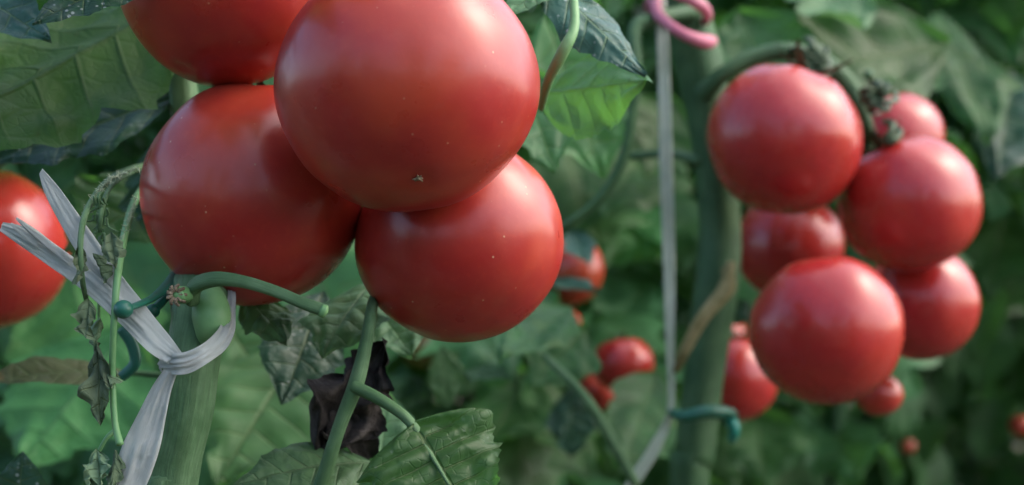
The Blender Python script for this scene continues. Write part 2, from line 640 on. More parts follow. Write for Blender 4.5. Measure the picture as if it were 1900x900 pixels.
def tomato_plant(base, top_z, zlo, zhi, nleaf, label, seed, spread=0.06, toward=None, group=None, scale=(0.75, 1.1), mat='stem_dark'):
    rnd = random.Random(seed)
    t = thing('tomato_plant', (base[0], base[1], 0), label, 'tomato plant', group)
    path = []
    lx, ly = rnd.uniform(-.05, .05), rnd.uniform(-.03, .03)
    nseg = 7
    for i in range(nseg + 1):
        s = i / nseg
        path.append((V(base[0] + lx * s + rnd.uniform(-.012, .012), base[1] + ly * s + rnd.uniform(-.012, .012), top_z * s), 0.011 - 0.005 * s))
    mb = MB()
    tube(mb, path, n=8, sub=3)
    part('stem', mb, M[mat], t)
    az0 = rnd.random() * 6.28
    nleaf = int(nleaf * 1.6)
    for i in range(nleaf):
        s = (i + rnd.random()) / nleaf
        z = zlo + (zhi - zlo) * s
        k = z / top_z * nseg
        i0 = min(int(k), nseg - 1)
        p = path[i0][0].lerp(path[i0 + 1][0], k - i0)
        az = az0 + i * 2.4 + rnd.uniform(-.4, .4)
        if toward is not None and rnd.random() < 0.55:
            az = toward + rnd.uniform(-1.2, 1.2)
        sc = rnd.uniform(*scale)
        m = leaf_frame(p, az, rnd.uniform(-0.35, 0.35), rnd.uniform(-.5, .5)) @ Matrix.Scale(sc, 4)
        link('leaf', rnd.choice(LIB), t, m)
    return t


def at_x(px, d):
    return ((px - 950) / 1900 * 0.6 * d, d)


FACE = math.pi      # az that points a leaf's +y towards the camera
SECOND = 'plants of the row behind'
tomato_plant(at_x(120, 1.35), 1.75, 0.75, 1.6, 34, 'leafy tomato plant behind the frayed white tape at the left edge', 11, toward=FACE)
tomato_plant(at_x(560, 1.30), 1.70, 0.75, 1.55, 30, 'leafy tomato plant behind the forked leaf stalk and blackened leaf', 12, toward=FACE)
tomato_plant(at_x(900, 1.55), 1.75, 0.75, 1.6, 32, 'leafy tomato plant seen below and right of the lowest big tomato', 13, toward=FACE)
tomato_plant(at_x(1190, 1.75), 1.8, 0.7, 1.7, 34, 'tomato plant behind the straight white string, small red fruit among its leaves', 14, toward=FACE)
tomato_plant(at_x(1500, 1.60), 1.75, 1.22, 1.62, 28, 'tomato plant whose leaves fill the gap above the blurred bunch', 15, toward=FACE)
tomato_plant(at_x(1960, 1.75), 1.75, 1.25, 1.65, 24, 'tomato plant with greyish leaves along the upper right edge', 16, toward=FACE)
tomato_plant(at_x(330, 2.0), 1.9, 0.5, 1.8, 36, 'tomato plant deep behind the thick tied stem', 17, toward=FACE)
tomato_plant(at_x(1700, 2.4), 1.9, 0.5, 1.85, 40, 'distant tomato plant below the blurred bunch of tomatoes', 18, toward=FACE)
tomato_plant(at_x(1380, 2.2), 1.9, 0.5, 1.8, 36, 'tomato plant far behind the blurred green stem', 19, toward=FACE)


def foliage_mass(name, boxes, count, label, seed, size=(0.07, 0.12)):
    """uncountable leaves of rows too far off to tell apart"""
    rnd = random.Random(seed)
    lib = [leaflet(1, 0.7, nu=6, nv=4, n=3, lobe=0.25, bulge=0.2, droop=rnd.uniform(.1, .5), fold=rnd.uniform(-.1, .3), ripple=.12, seed=i) for i in range(8)]
    mb = MB()
    for (x0, x1, y0, y1, z0, z1), cnt in zip(boxes, count):
        for _ in range(cnt):
            p = V(rnd.uniform(x0, x1), rnd.uniform(y0, y1), rnd.uniform(z0, z1))
            m = leaf_frame(p, math.pi + rnd.gauss(0, 1.0), rnd.uniform(-1.35, -0.2), rnd.uniform(-.6, .6)) @ Matrix.Scale(rnd.uniform(*size), 4)
            mb.add(rnd.choice(lib), m)
    o = link(name, mb.mesh(name, M['leaf_far']))
    tag(o, label, 'foliage', kind='stuff')
    return o


foliage_mass('foliage', [(-2.2, 2.6, 2.7, 3.1, 0.2, 1.95), (-3, 3.6, 4.2, 4.7, 0.1, 2.3), (-4.5, 5, 6.4, 7.2, 0.0, 3.0), (-1.5, 1.9, 2.05, 2.4, 0.5, 1.7)], (4200, 4200, 5200, 3300),
             'mass of blurred tomato leaves in the rows farther back', 5)
ROW = [(-3.4 + 0.42 * k, -3.4 + 0.42 * k + rw, -1.4, -0.8, 0.0, h) for k, (rw, h) in enumerate(
    ((.4, 1.6), (.3, 1.9), (.36, 1.4), (.3, 1.75), (.34, 2.05), (.26, 1.35), (.34, 1.8), (.3, 1.45), (.36, 1.95), (.28, 1.3), (.34, 1.7), (.24, 2.0), (.34, 1.4)))]  # unseen row, uneven heights and gaps shaped to break up the fruit's reflections
foliage_mass('foliage', ROW, [int(210 * b[5]) for b in ROW], 'tomato leaves of the unseen row across the aisle, behind the viewer', 6)


# ------------------------------------------------------------------ tomatoes
def tomato_mesh(Rr, flat, seed, mat, seg=72, rings=44, rib=0.02):
    rnd = random.Random(seed)
    ph = rnd.random() * 6.28
    nr = rnd.choice((5, 6, 7))
    a2 = rnd.uniform(0.008, 0.022)
    off = V(rnd.random(), rnd.random(), rnd.random()) * 50
    p2 = rnd.random() * 6.28
    mb = MB()
    rows = []
    for i in range(1, rings):
        phi = -math.pi / 2 + math.pi * i / rings
        c, s = math.cos(phi), math.sin(phi)
        row = []
        for j in range(seg):
            th = 2 * math.pi * j / seg
            up = max(0, s)
            r = Rr * (abs(c) ** 0.94) * (1 + rib * (0.35 + 1.6 * up ** 3) * math.cos(nr * th + ph) + a2 * math.cos(2 * th + p2))
            z = Rr * flat * math.copysign(abs(s) ** 1.03, s)
            if s > 0:
                z -= Rr * 0.17 * math.exp(-(c / 0.30) ** 2)
                z += Rr * 0.02 * math.cos(nr * th + ph) * up * c
            else:
                z += Rr * 0.014 * math.exp(-(c / 0.07) ** 2)
            q = V(r * math.cos(th), r * math.sin(th), z)
            row.append(q * (1 + 0.035 * mnoise.noise(q * (1.1 / Rr) + off) + 0.008 * mnoise.noise(q * (3.2 / Rr) + off)))
        rows.append(row)
    idx = mb.grid(rows, wrap=True)
    b = mb.vert((0, 0, -Rr * flat * 0.986))
    t = mb.vert((0, 0, Rr * flat - Rr * 0.17))
    for j in range(seg):
        k = (j + 1) % seg
        mb.f.append((idx[0][k], idx[0][j], b))
        mb.f.append((idx[-1][j], idx[-1][k], t))
    return mb.mesh('fruit', mat)


def calyx_mesh(Rr, flat, seed, curl=0.6):
    rnd = random.Random(seed)
    mb = MB()
    z0 = Rr * flat - Rr * 0.15
    for k in range(5):
        th = k * 2 * math.pi / 5 + rnd.uniform(-.2, .2)
        L = Rr * rnd.uniform(0.55, 0.8)
        rows = []
        for i in range(9):
            u = i / 8
            rad = L * (u - 0.25 * curl * u * u)
            z = z0 + Rr * 0.10 * math.sin(min(1, u * 1.6) * 1.57) + Rr * curl * 0.42 * u * u * rnd.uniform(0.8, 1.1)
            w = Rr * 0.085 * (1 - u) ** 0.7 * (0.5 + min(1, u * 4) * 0.5) + 0.0003
            o, sd = V(math.cos(th), math.sin(th), 0), V(-math.sin(th), math.cos(th), 0)
            rows.append([o * rad + V(0, 0, z) + sd * (w * q) + V(0, 0, abs(q) * w * 0.5) for q in (-1, -.4, .4, 1)])
        mb.grid(rows)
    tube(mb, [(V(0, 0, z0 - 0.002), Rr * 0.13), (V(0, 0, z0 + Rr * 0.08), Rr * 0.09)], n=8, sub=1)
    return mb.mesh('calyx', M['calyx'])


def scar_mesh(Rr, flat, seed):
    rnd = random.Random(seed)
    mb = MB()
    z = -Rr * flat * 0.988
    tube(mb, [(V(0, 0, z + 0.0006), 0.0011), (V(0, 0, z - 0.0007), 0.0007)], n=7, sub=2)
    for k in range(6):
        th = k * 1.05 + rnd.uniform(-.3, .3)
        L = rnd.uniform(0.0012, 0.0023)
        o = V(math.cos(th), math.sin(th), 0)
        tube(mb, [(o * 0.0006 + V(0, 0, z - 0.0002), 0.00042), (o * L + V(0, 0, z - 0.0002 + rnd.uniform(-.0006, .0002)), 0.00015)], n=5, sub=1)
    return mb.mesh('blossom_scar', M['scar'])


TOM = {}


def tomato(key, px, py, d, rpx, stem_dir, label, mat='tomato', flat=0.9, group=None, seed=None, pedicel=None, hi=False, rib=0.018, calyx=True):
    Rr = PX(rpx, d)
    c = P(px, py, d)
    seed = seed if seed is not None else int(px + py)
    t = thing('tomato', c, label, 'tomato', group)
    q = Vector(stem_dir).normalized().to_track_quat('Z', 'Y').to_matrix().to_4x4()
    m = Matrix.Translation(c) @ q
    f = link('fruit', tomato_mesh(Rr, flat, seed, M[mat], *((96, 60) if hi else (48, 30)), rib=rib), t, m)
    if calyx:
        cal = link('calyx', calyx_mesh(Rr, flat, seed), t, m)
    if key == 'main':
        link('blossom_scar', scar_mesh(Rr, flat, seed), t, m)
    top = c + Vector(stem_dir).normalized() * (Rr * flat - Rr * 0.12)
    if pedicel is not None:
        e = P(*pedicel)
        mb = MB()
        mid = top.lerp(e, 0.45) + Vector(stem_dir).normalized() * 0.008
        tube(mb, [(top, 0.0024), (mid, 0.0022), (mid.lerp(e, 0.12) + V(0, 0, 0.001), 0.0034), (e, 0.0026)], n=8, sub=4)
        part('fruit_stalk', mb, M['stem_dark'], t)
    TOM[key] = (c, Rr)
    return t


NEAR = 'ripe tomatoes of the near bunch'
tomato('main', 755, 160, 0.575, 245, (-0.13, 0.60, 0.78), 'largest tomato, front of the near bunch, tiny dry blossom scar below its middle', hi=True, flat=0.92, group=NEAR, pedicel=(640, -60, 0.66))
tomato('left', 466, 360, 0.632, 206, (0.25, 0.45, 0.86), 'big dull red tomato just above the tied thick stem, under another tomato', hi=True, flat=0.99, group=NEAR, pedicel=(560, 60, 0.69))
tomato('low', 853, 447, 0.630, 194, (-0.22, 0.5, 0.84), 'lowest big tomato of the near bunch, orange red on its lit side', hi=True, flat=0.94, group=NEAR, pedicel=(700, 180, 0.70))
tomato('top', 424, -45, 0.632, 206, (0.35, 0.35, 0.86), 'dark wine red tomato cut off by the top of the picture', hi=True, flat=0.98, group=NEAR, pedicel=(600, -170, 0.69))
tomato('edge', -27, 464, 0.80, 154, (-0.2, 0.3, 0.93), 'red tomato cut off by the left edge behind the white tape', mat='tomato_gloss', flat=0.97)

BUNCH = 'glossy tomatoes of the blurred bunch'
tomato('b1', 1455, 258, 0.92, 146, (0.33, 0.10, 0.93), 'blurred tomato highest on its stalk beside the green stem, flat shoulder', 'tomato_gloss', 0.95, BUNCH, pedicel=(1500, 104, 0.945), rib=0.02)
tomato('b2', 1687, 378, 0.945, 131, (-0.42, 0.12, 0.88), 'blurred tomato on the outer side of the bunch, above two others', 'tomato_gloss', 0.97, BUNCH, pedicel=(1600, 215, 0.95))
tomato('b3', 1534, 614, 0.875, 142, (0.06, 0.83, 0.55), 'large round blurred tomato hanging lowest at the front of the bunch', 'tomato_gloss', 0.94, BUNCH, calyx=False)
tomato('b4', 1711, 562, 0.985, 105, (-0.2, 0.2, 0.95), 'blurred tomato half hidden at the lower outer side of the bunch', 'tomato_gloss', 1.0, BUNCH)
tomato('b5', 1464, 456, 1.04, 100, (0.1, 0.3, 0.95), 'dark shaded tomato in the heart of the blurred bunch beside the stem', 'tomato_gloss', 0.98, BUNCH, calyx=False, rib=.006)
tomato('b6', 1654, 260, 1.04, 94, (-0.3, 0.0, 0.95), 'tomato peeping out at the back of the bunch under a dark curled calyx', 'tomato_gloss', 0.95, BUNCH, pedicel=(1610, 140, 0.96))
tomato('b7', 1362, 702, 1.16, 83, (0.05, 0.1, 1), 'blurred tomato hanging low just behind the green stem', 'tomato_gloss', 0.97)
tomato('b8', 1348, 620, 1.25, 38, (0.0, 0.0, 1), 'sliver of orange tomato between the green stem and the large round tomato', 'tomato_orange', calyx=False)
tomato('b9', 1632, 733, 1.0, 43, (-.2, 0.1, 1), 'small dark tomato under the large round blurred one', 'tomato')
tomato('c1', 1155, 676, 1.18, 57, (-0.1, 0.1, 1), 'small blurred tomato with a white gleam beside the string', 'tomato_gloss')
tomato('c2', 1108, 728, 1.22, 38, (0.1, 0.1, 1), 'small blurred tomato partly behind a leaf, low beside the gleaming one', 'tomato')
tomato('c3', 1064, 502, 1.18, 56, (0.1, 0.1, 1), 'blurred orange red tomato at the edge of the lowest big tomato', 'tomato_orange', 1.1)
tomato('c4', 1046, 600, 1.2, 32, (0.1, 0.1, 1), 'tiny orange patch of tomato below the blurred orange red one', 'tomato_orange')

tomato('c6', 1685, 828, 1.8, 14, (0, 0, 1), 'tiny far pale red tomato under the bunch', 'tomato_orange')
tomato('c7', 1893, 790, 1.7, 22, (0, 0, 1), 'tiny far tomato at the right edge of the picture', 'tomato_orange')

tomato('c9', 782, 646, 1.2, 42, (0, 0, 1), 'yellowish brown unripe tomato patch right under the lowest big tomato', 'tomato_unripe')

# ------------------------------------------------------------------ the near plant
near = thing('tomato_plant', (P(300, 900, 0.6).x, 0.62, 0), 'near tomato plant with thick green stem tied by white tape', 'tomato plant')
mb = MB()
base_n = near.location
tube(mb, [(V(base_n.x - 0.02, 0.62, 0), 0.011), (V(base_n.x - 0.012, 0.61, 0.6), 0.0105), (P(300, 1150, 0.60), PX(50, .6)), (P(318, 900, 0.60), PX(48, .6)), (P(345, 760, 0.598), PX(50, .6)),
          (P(358, 660, 0.60), PX(50, .6)), (P(370, 600, 0.604), PX(54, .6)), (P(370, 556, 0.614), PX(56, .6)), (P(352, 515, 0.640), PX(38, .6)),
          (P(338, 440, 0.69), PX(30, .69)), (P(345, 250, 0.715), PX(28, .7)), (P(330, 60, 0.72), PX(26, .7)), (P(320, -250, 0.72), PX(24, .7)), (P(330, -700, 0.73), 0.004)],
     n=28, sub=10, ribs=5, rib_amp=0.045, wob=0.05)
part('stem', mb, M['stem'], near)
mb = MB()   # swollen node
tube(mb, [(P(388, 640, .598), PX(16, .6)), (P(392, 610, .592), PX(32, .6)), (P(392, 580, .592), PX(36, .6)), (P(388, 552, .600), PX(28, .6)), (P(380, 530, .616), PX(12, .6))], n=20, sub=7, wob=.08)
part('stem_node', mb, M['stem_pale'], near)
mb = MB()   # cut petiole
tube(mb, [(P(356, 560, .588), PX(13, .585)), (P(362, 532, .583), PX(15, .585)), (P(400, 519, .577), PX(14.5, .58)), (P(450, 523, .575), PX(12, .58)), (P(510, 541, .574), PX(11, .58)),
          (P(560, 562, .573), PX(11.5, .58)), (P(603, 577, .573), PX(12, .58))], n=14, sub=8, ribs=3, rib_amp=0.08, wob=0.06)
cp = part('cut_petiole', mb, M['stem'], near)
mb = MB()
tube(mb, [(P(596, 574, .5728), PX(12.5, .58)), (P(605, 578, .5728), PX(12.5, .58))], n=12, sub=3, wob=.3)
part('cut_end', mb, M['stem_pale'], cp)
mb = MB()   # corky stub where a leaf came off
tube(mb, [(P(352, 548, .590), PX(15, .59)), (P(338, 548, .580), PX(17, .585)), (P(327, 547, .575), PX(15, .58))], n=16, sub=4, wob=.25)
stub = part('leaf_scar', mb, M['stem_pale'], near)
mb = MB()
rnd = random.Random(4)
for k in range(9):
    th = k / 9 * 6.28
    c = P(327, 547, .5745)
    o = V(math.cos(th) * 0.9, 0.25 * math.cos(th), math.sin(th))
    tube(mb, [(c + o * 0.0012 + V(-.0002, 0, 0), .0007), (c + o * 0.0026 + V(-.0006, -.0004, 0), .0007), (c + o * (0.0033 + rnd.random() * .0006) + V(.0004, 0, 0), .0005)], n=5, sub=2)
part('cork_rim', mb, M['cork'], stub)
mb = MB()   # forked leaf stalk
tube(mb, [(P(560, 1010, .605), PX(15, .6)), (P(600, 885, .603), PX(14, .6)), (P(630, 790, .602), PX(13, .6)), (P(660, 712, .602), PX(15, .6)), (P(678, 640, .606), PX(12.5, .6)), (P(690, 570, .615), PX(11, .6)),
          (P(700, 500, .67), PX(9, .6)), (P(640, 420, .70), PX(8, .6)), (P(500, 380, .71), PX(8, .6))], n=12, sub=8, ribs=3, rib_amp=.07)
fk = part('petiole', mb, M['stem'], near)
mb = MB()
tube(mb, [(P(655, 716, .600), PX(12, .6)), (P(700, 738, .597), PX(11.5, .6)), (P(745, 768, .594), PX(10, .6)), (P(768, 793, .592), PX(9.5, .6)), (P(781, 816, .591), PX(7, .6)), (P(803, 850, .585), PX(4.5, .6)), (P(833, 900, .579), PX(3, .6))], n=12, sub=8, ribs=3, rib_amp=.06)
part('petiole_branch', mb, M['stem'], fk)
mb = MB()   # truss stalk carrying the near bunch
tube(mb, [(P(340, 100, .715), .004), (P(480, -40, .70), .0045), (P(600, -120, .68), .0042), (P(660, -60, .67), .004), (P(640, 60, .70), .0036), (P(690, 170, .705), .003)], n=10, sub=6)
part('truss_stalk', mb, M['stem'], near)

# leaves round the near bunch
leaf(near, (350, -20, .72), (-190, 265, .62), 400, 'leaf_thin', V(0.25, 0.95, -0.30), lobe=.14, bulge=.3, ripple=.09, arch=.02, fold=.12, n=7)
leaf(near, (300, -60, .60), (60, 45, .575), 120, 'leaf_dark', V(0.1, -0.85, 0.6), lobe=.16, bulge=.18, arch=.03)
leaf(near, (-120, -60, .66), (95, 75, .63), 150, 'leaf_dark', V(-.2, -0.7, 0.7), lobe=.16, bulge=.18)
leaf(near, (330, 180, .72), (-20, 300, .70), 230, 'leaf_dark', V(-.1, -0.7, 0.75), lobe=.2, bulge=.2)
leaf(near, (340, 330, .75), (120, 470, .72), 240, 'leaf', V(-.1, -0.6, 0.8), lobe=.22, bulge=.2)
leaf(near, (300, 250, .74), (330, 470, .72), 190, 'leaf_dark', V(-.3, -0.9, 0.2), lobe=.2, bulge=.2)
leaf(near, (455, 545, .655), (532, 634, .635), 105, 'leaf_pale', V(0.2, -.8, .5), lobe=.12, bulge=.34, fold=-.2, ripple=.12, n=5)
leaf(near, (700, 520, .69), (598, 664, .650), 190, 'leaf_pale', V(-.2, -0.65, 0.75), lobe=.13, bulge=.3, fold=-.1, arch=.06, ripple=.08)
leaf(near, (600, 540, .72), (524, 750, .68), 170, 'leaf_dark', V(.15, -0.95, 0.2), lobe=.10, bulge=.14, fold=.1, ripple=.05)
leaf(near, (690, 560, .70), (765, 660, .68), 150, 'leaf_pale', V(.1, -0.8, 0.6), lobe=.15, bulge=.25)
leaf(near, (772, 796, .592), (900, 1010, .575), 350, 'leaf', V(.10, -0.85, 0.5), tri=True, lobe=.10, bulge=.45, fold=-.12, skew=.02, ripple=.06, arch=.04, heart=.05, n=7, nu=56, nv=36)
leaf(near, (700, 860, .64), (430, 905, .61), 150, 'leaf_pale', V(0, -0.6, 0.8), lobe=.1, bulge=.3, arch=.06)
leaf(near, (560, 860, .66), (760, 880, .64), 110, 'leaf', V(0, -0.8, 0.6), lobe=.12, bulge=.2)
leaf(near, (700, 900, .68), (720, 730, .70), 150, 'leaf_pale', V(.2, -0.9, 0.4), lobe=.14, bulge=.2)
leaf(near, (235, 692, .735), (-40, 715, .70), 92, 'leaf_old', V(.1, -0.55, 0.8), lobe=.1, bulge=.12, fold=.25, arch=.05)
leaf(near, (30, 1000, .66), (42, 838, .66), 120, 'leaf_dark', V(.1, -0.9, 0.3), lobe=.06, bulge=.12)
leaf(near, (240, 600, .95), (40, 860, .88), 330, 'leaf_thin', V(.2, 0.9, -0.3), lobe=.14, bulge=.2)
leaf(near, (120, 480, .98), (200, 760, .92), 300, 'leaf_thin', V(-.2, 0.95, -0.2), lobe=.14, bulge=.2)
leaf(near, (560, 640, .86), (400, 900, .80), 280, 'leaf_far', V(.1, -0.8, 0.6), lobe=.12, bulge=.16)
leaf(near, (420, 600, .9), (520, 760, .88), 200, 'leaf_far', V(.1, -0.8, 0.6), lobe=.12, bulge=.16)
# leaves over the bunch, out of view, added to shade it
leaf(near, (330, -330, .70), (560, -380, .52), 330, 'leaf', V(-.1, -.2, 1), lobe=.2, bulge=.2, ripple=.12)
leaf(near, (340, -300, .72), (180, -300, .50), 320, 'leaf', V(-.2, -.3, 1), lobe=.2, bulge=.2, ripple=.12)
leaf(near, (420, -340, .70), (700, -400, .66), 280, 'leaf', V(.1, -.1, 1), lobe=.2, bulge=.2, ripple=.12)
leaf(near, (150, 275, .88), (-150, 262, .70), 330, 'leaf', V(-.1, -.1, 1), lobe=.2, bulge=.2, ripple=.12)  # added edge-on over the left-edge tomato to shade it
# right of the bunch
leaf(near, (985, 175, .715), (1203, 150, .665), 185, 'leaf', V(.05, 0.95, -0.25), lobe=.10, bulge=.3, fold=.2, ripple=.07, n=6)
leaf(near, (985, -70, .66), (1199, 140, .640), 135, 'leaf_dark', V(.35, -0.7, 0.65), lobe=.12, bulge=.2, fold=-.3, ripple=.08)
leaf(near, (1040, -50, .66), (925, 40, .64), 70, 'leaf_pale', V(-.2, -0.8, 0.5), lobe=.12, bulge=.35, fold=.1)
leaf(near, (960, 120, .80), (1030, 320, .76), 175, 'leaf', V(.1, -0.9, 0.4), lobe=.16, bulge=.14)
leaf(near, (1010, 30, .86), (1120, 330, .86), 230, 'leaf_far', V(.2, -0.8, 0.5), lobe=.16, bulge=.14)
mb = MB()
tube(mb, [(P(1004, 200, .66), PX(7, .66)), (P(1018, 148, .635), PX(9, .66)), (P(1045, 95, .625), PX(11, .66)), (P(1066, 45, .628), PX(9, .66)), (P(1060, -40, .64), PX(7, .66))], n=10, sub=6)
part('petiole', mb, M['stem_pale'], near)
mb = MB()
tube(mb, [(P(330, 700, .735), PX(7, .73)), (P(235, 692, .735), PX(5, .73)), (P(140, 700, .72), PX(3, .73))], n=8, sub=5)
part('petiole', mb, M['stem_dark'], near)
# blackened dead leaf behind the fork
dl = leaf(near, (585, 845, .635), (718, 632, .64), 150, 'leaf_dead', V(.3, -0.9, 0.1), name='dead_leaf', label='blackened withered leaf', lobe=.3, bulge=.5, fold=.35, ripple=.3, twist=.5)
leaf(near, (660, 720, .645), (600, 815, .63), 120, 'leaf_dead', V(-.2, -0.9, 0.2), name='dead_leaf', label='blackened withered leaf', lobe=.3, bulge=.5, fold=-.3, ripple=.3, curl=.3)

# wilted side shoot at the left
mb = MB()
tube(mb, [(P(330, 300, .73), PX(7, .6)), (P(258, 311, .69), PX(8.5, .6)), (P(205, 333, .63), PX(7, .6)), (P(166, 380, .585), PX(6, .6)), (P(150, 440, .567), PX(5.5, .6)), (P(153, 520, .566), PX(5, .6)), (P(168, 590, .584), PX(4, .6)), (P(178, 660, .584), PX(3, .6))], n=9, sub=8)
tube(mb, [(P(248, 318, .68), PX(5, .6)), (P(208, 342, .625), PX(5, .6)), (P(190, 385, .583), PX(5, .6)), (P(184, 430, .582), PX(4, .6))], n=8, sub=6)
sh = part('wilted_shoot', mb, M['stem'], near)
mb = MB()
tube(mb, [(P(300, 300, .73), PX(6, .6)), (P(254, 365, .68), PX(8, .6)), (P(235, 420, .61), PX(7.5, .6)), (P(220, 500, .570), PX(7, .6)), (P(212, 590, .563), PX(6, .6)), (P(209, 690, .566), PX(6, .6)), (P(213, 780, .563), PX(6, .6)), (P(223, 825, .560), PX(7, .6))], n=9, sub=8)
tube(mb, [(P(212, 800, .583), PX(5, .6)), (P(196, 815, .582), PX(4, .6)), (P(180, 845, .582), PX(3.5, .6))], n=7, sub=5)
tube(mb, [(P(212, 598, .585), PX(3.5, .6)), (P(196, 556, .582), PX(4, .6)), (P(192, 550, .581), PX(3.5, .6)), (P(184, 560, .581), PX(3, .6)), (P(184, 600, .581), PX(2.5, .6))], n=7, sub=5)
sh2 = part('wilted_shoot', mb, M['stem_pale'], near)
hb = MB()   # fine hairs and bud threads on the shoots
rnd = random.Random(8)
hp = catmull([(258, 311), (205, 333), (166, 380), (150, 440), (153, 520)], 60)
for x, y in hp:
    for _ in range(1):
        a = rnd.uniform(0, 6.28)
        L = rnd.uniform(5, 13)
        tube(hb, [(P(x, y, .587), PX(.8, .6)), (P(x + L * math.cos(a), y + L * math.sin(a), .587 + rnd.uniform(-.003, .003)), PX(.3, .6))], n=3, sub=1, cap=False)
for x, y in catmull([(254, 365), (235, 420), (220, 500), (212, 590)], 40):
    a = rnd.uniform(0, 6.28)
    L = rnd.uniform(6, 12)
    tube(hb, [(P(x, y, .59), PX(.7, .6)), (P(x + L * math.cos(a), y + L * math.sin(a), .588), PX(.3, .6))], n=3, sub=1, cap=False)
o = part('hairs', hb, M['hair'], sh)
o['kind'] = 'stuff'
bud = MB()
for k in range(26):
    x, y = 186 + rnd.uniform(-14, 14), rnd.uniform(355, 440)
    a = rnd.uniform(1.1, 2.1)
    L = rnd.uniform(14, 34)
    b = rnd.uniform(-.8, .8)
    tube(bud, [(P(x, y, .583 + rnd.uniform(-.004, .004)), PX(2.2, .6)), (P(x + L * .5 * math.cos(a), y + L * .5 * math.sin(a), .581), PX(2.4, .6)), (P(x + L * math.cos(a + b), y + L * math.sin(a + b), .582), PX(.8, .6))], n=5, sub=3)
part('flower_buds', bud, M['stem'], sh)
WILT = [((205, 430, .568), (216, 500, .561), 40, .9), ((150, 455, .568), (138, 528, .561), 30, 1.1), ((172, 470, .568), (196, 525, .568), 26, -1.2), ((165, 555, .568), (160, 628, .561), 38, .8),
        ((186, 590, .568), (176, 650, .568), 26, -.9), ((182, 635, .568), (186, 790, .561), 62, .7), ((186, 660, .568), (206, 720, .561), 34, -1.0), ((180, 835, .568), (186, 905, .561), 46, .9),
        ((214, 835, .568), (206, 915, .561), 30, -.8), ((172, 860, .568), (160, 910, .561), 40, 1.2)]
for i, (b, t, w, f) in enumerate(WILT):
    leaf(sh if i < 7 else sh2, b, t, w * 1.05, 'leaf_wilt', V(.5 * math.sin(i * 2.2), -.9, .1), name='wilted_leaf', lobe=.3, bulge=.6, fold=f, ripple=.3, twist=1.0 * math.sin(i * 1.7), curl=.25, n=4, nu=26, nv=16)

# ------------------------------------------------------------------ white tape tying the near stem
def ribbon(mb, pts, sub=14, nx=17, thick=0.00025, crease=0.12, seed=0, fray=0.0, _=0):
    """pts: (Vector centre, Vector half-width)"""
    raw = catmull([tuple(c) + tuple(h) for c, h in pts], sub)
    rows, uvs, back = [], [], []
    L = 0
    prev = None
    N = len(raw)
    for i, q in enumerate(raw):
        c, h = V(*q[:3]), V(*q[3:])
        if prev is not None:
            L += (c - prev).length
        a, b = V(*raw[max(i - 1, 0)][:3]), V(*raw[min(i + 1, N - 1)][:3])
        nr = (b - a).cross(h).normalized()
        prev = c
        row, uvr, bk = [], [], []
        for j in range(nx):
            v = -1 + 2 * j / (nx - 1)
            z = crease * h.length * (math.cos(v * 5 + seed) * 0.5 + math.cos(v * 13 + seed * 2 + L * 30) * 0.3 + mnoise.noise(V(v * 3.3, L * 90, seed)) * 1.2)
            e = 0
            if fray and i == N - 1:
                e = fray * (random.Random(seed * 31 + j).random() - .3)
            p = c + h * v + nr * z + (b - a).normalized() * e
            row.append(p)
            bk.append(p + nr * thick)
            uvr.append((v * .5 + .5, L * 40))
        rows.append(row)
        back.append(bk[::-1])
        uvs.append(uvr)
    loop_rows = [r + b for r, b in zip(rows, back)]
    loop_uv = [u + u[::-1] for u in uvs]
    mb.grid(loop_rows, loop_uv, wrap=True)


def rb(px, py, d, hx, hy, hd=0.0):
    c = P(px, py, d)
    return (c, P(px + hx, py + hy, d + hd) - c)


tape = thing('plant_tape', P(330, 680, .57), 'frayed white plastic tape knotted round the thick near stem', 'plant tape')
mb = MB()
ribbon(mb, [rb(76, 318, .578, 3, -5), rb(100, 360, .577, 13, -8), rb(150, 440, .576, 18, -11), rb(205, 520, .574, 19, -12), rb(255, 585, .572, 19, -13, .002), rb(300, 640, .570, 16, -12, .003), rb(322, 664, .568, 14, -8, .003)], seed=1, crease=.10)
part('tape_end', mb, M['tape'], tape)
mb = MB()
ribbon(mb, [rb(322, 664, .567, 8, -12), rb(285, 636, .567, 10, -17, .002), rb(235, 587, .569, 10, -15), rb(165, 524, .571, 10, -16), rb(95, 472, .573, 10, -17), rb(40, 437, .574, 8, -15), rb(2, 420, .575, 3, -8)], seed=2, crease=.16)
for k, (x, y, x2, y2) in enumerate(((30, 405, 100, 462), (38, 412, 130, 485), (20, 415, 70, 452))):
    ribbon(mb, [rb(x2, y2, .571, 4, -7), rb((x + x2) / 2, (y + y2) / 2, .570, 4, -6), rb(x, y, .569, 1, -2)], seed=5 + k, nx=5)
part('tape_end', mb, M['tape'], tape)
mb = MB()   # band across the front of the stem and up its side
ribbon(mb, [rb(302, 676, .572, -2, 20), rb(322, 676, .566, 1, 20), rb(350, 672, .5655, 3, 20), rb(382, 655, .568, 6, 17), rb(408, 634, .577, 10, 15), rb(424, 606, .588, 12, 8), rb(428, 575, .600, 9, 3), rb(430, 540, .612, 7, 2), rb(420, 520, .63, 6, 2)], seed=3, crease=.24)
part('tape_band', mb, M['tape'], tape)
mb = MB()   # band round the back of the stem
ribbon(mb, [rb(302, 676, .572, 2, 18), rb(296, 668, .590, 3, 16), rb(320, 655, .618, 3, 15), rb(370, 640, .624, 3, 15), rb(412, 628, .605, 6, 15)], seed=4, crease=.2)
part('tape_band', mb, M['tape'], tape)
mb = MB()
ribbon(mb, [rb(316, 690, .567, 12, 4), rb(300, 722, .568, 17, 6), rb(283, 770, .568, 24, 8), rb(262, 830, .568, 33, 8), rb(240, 890, .568, 33, 8), rb(205, 970, .568, 32, 8), rb(170, 1030, .57, 26, 8)], seed=7, crease=.14)
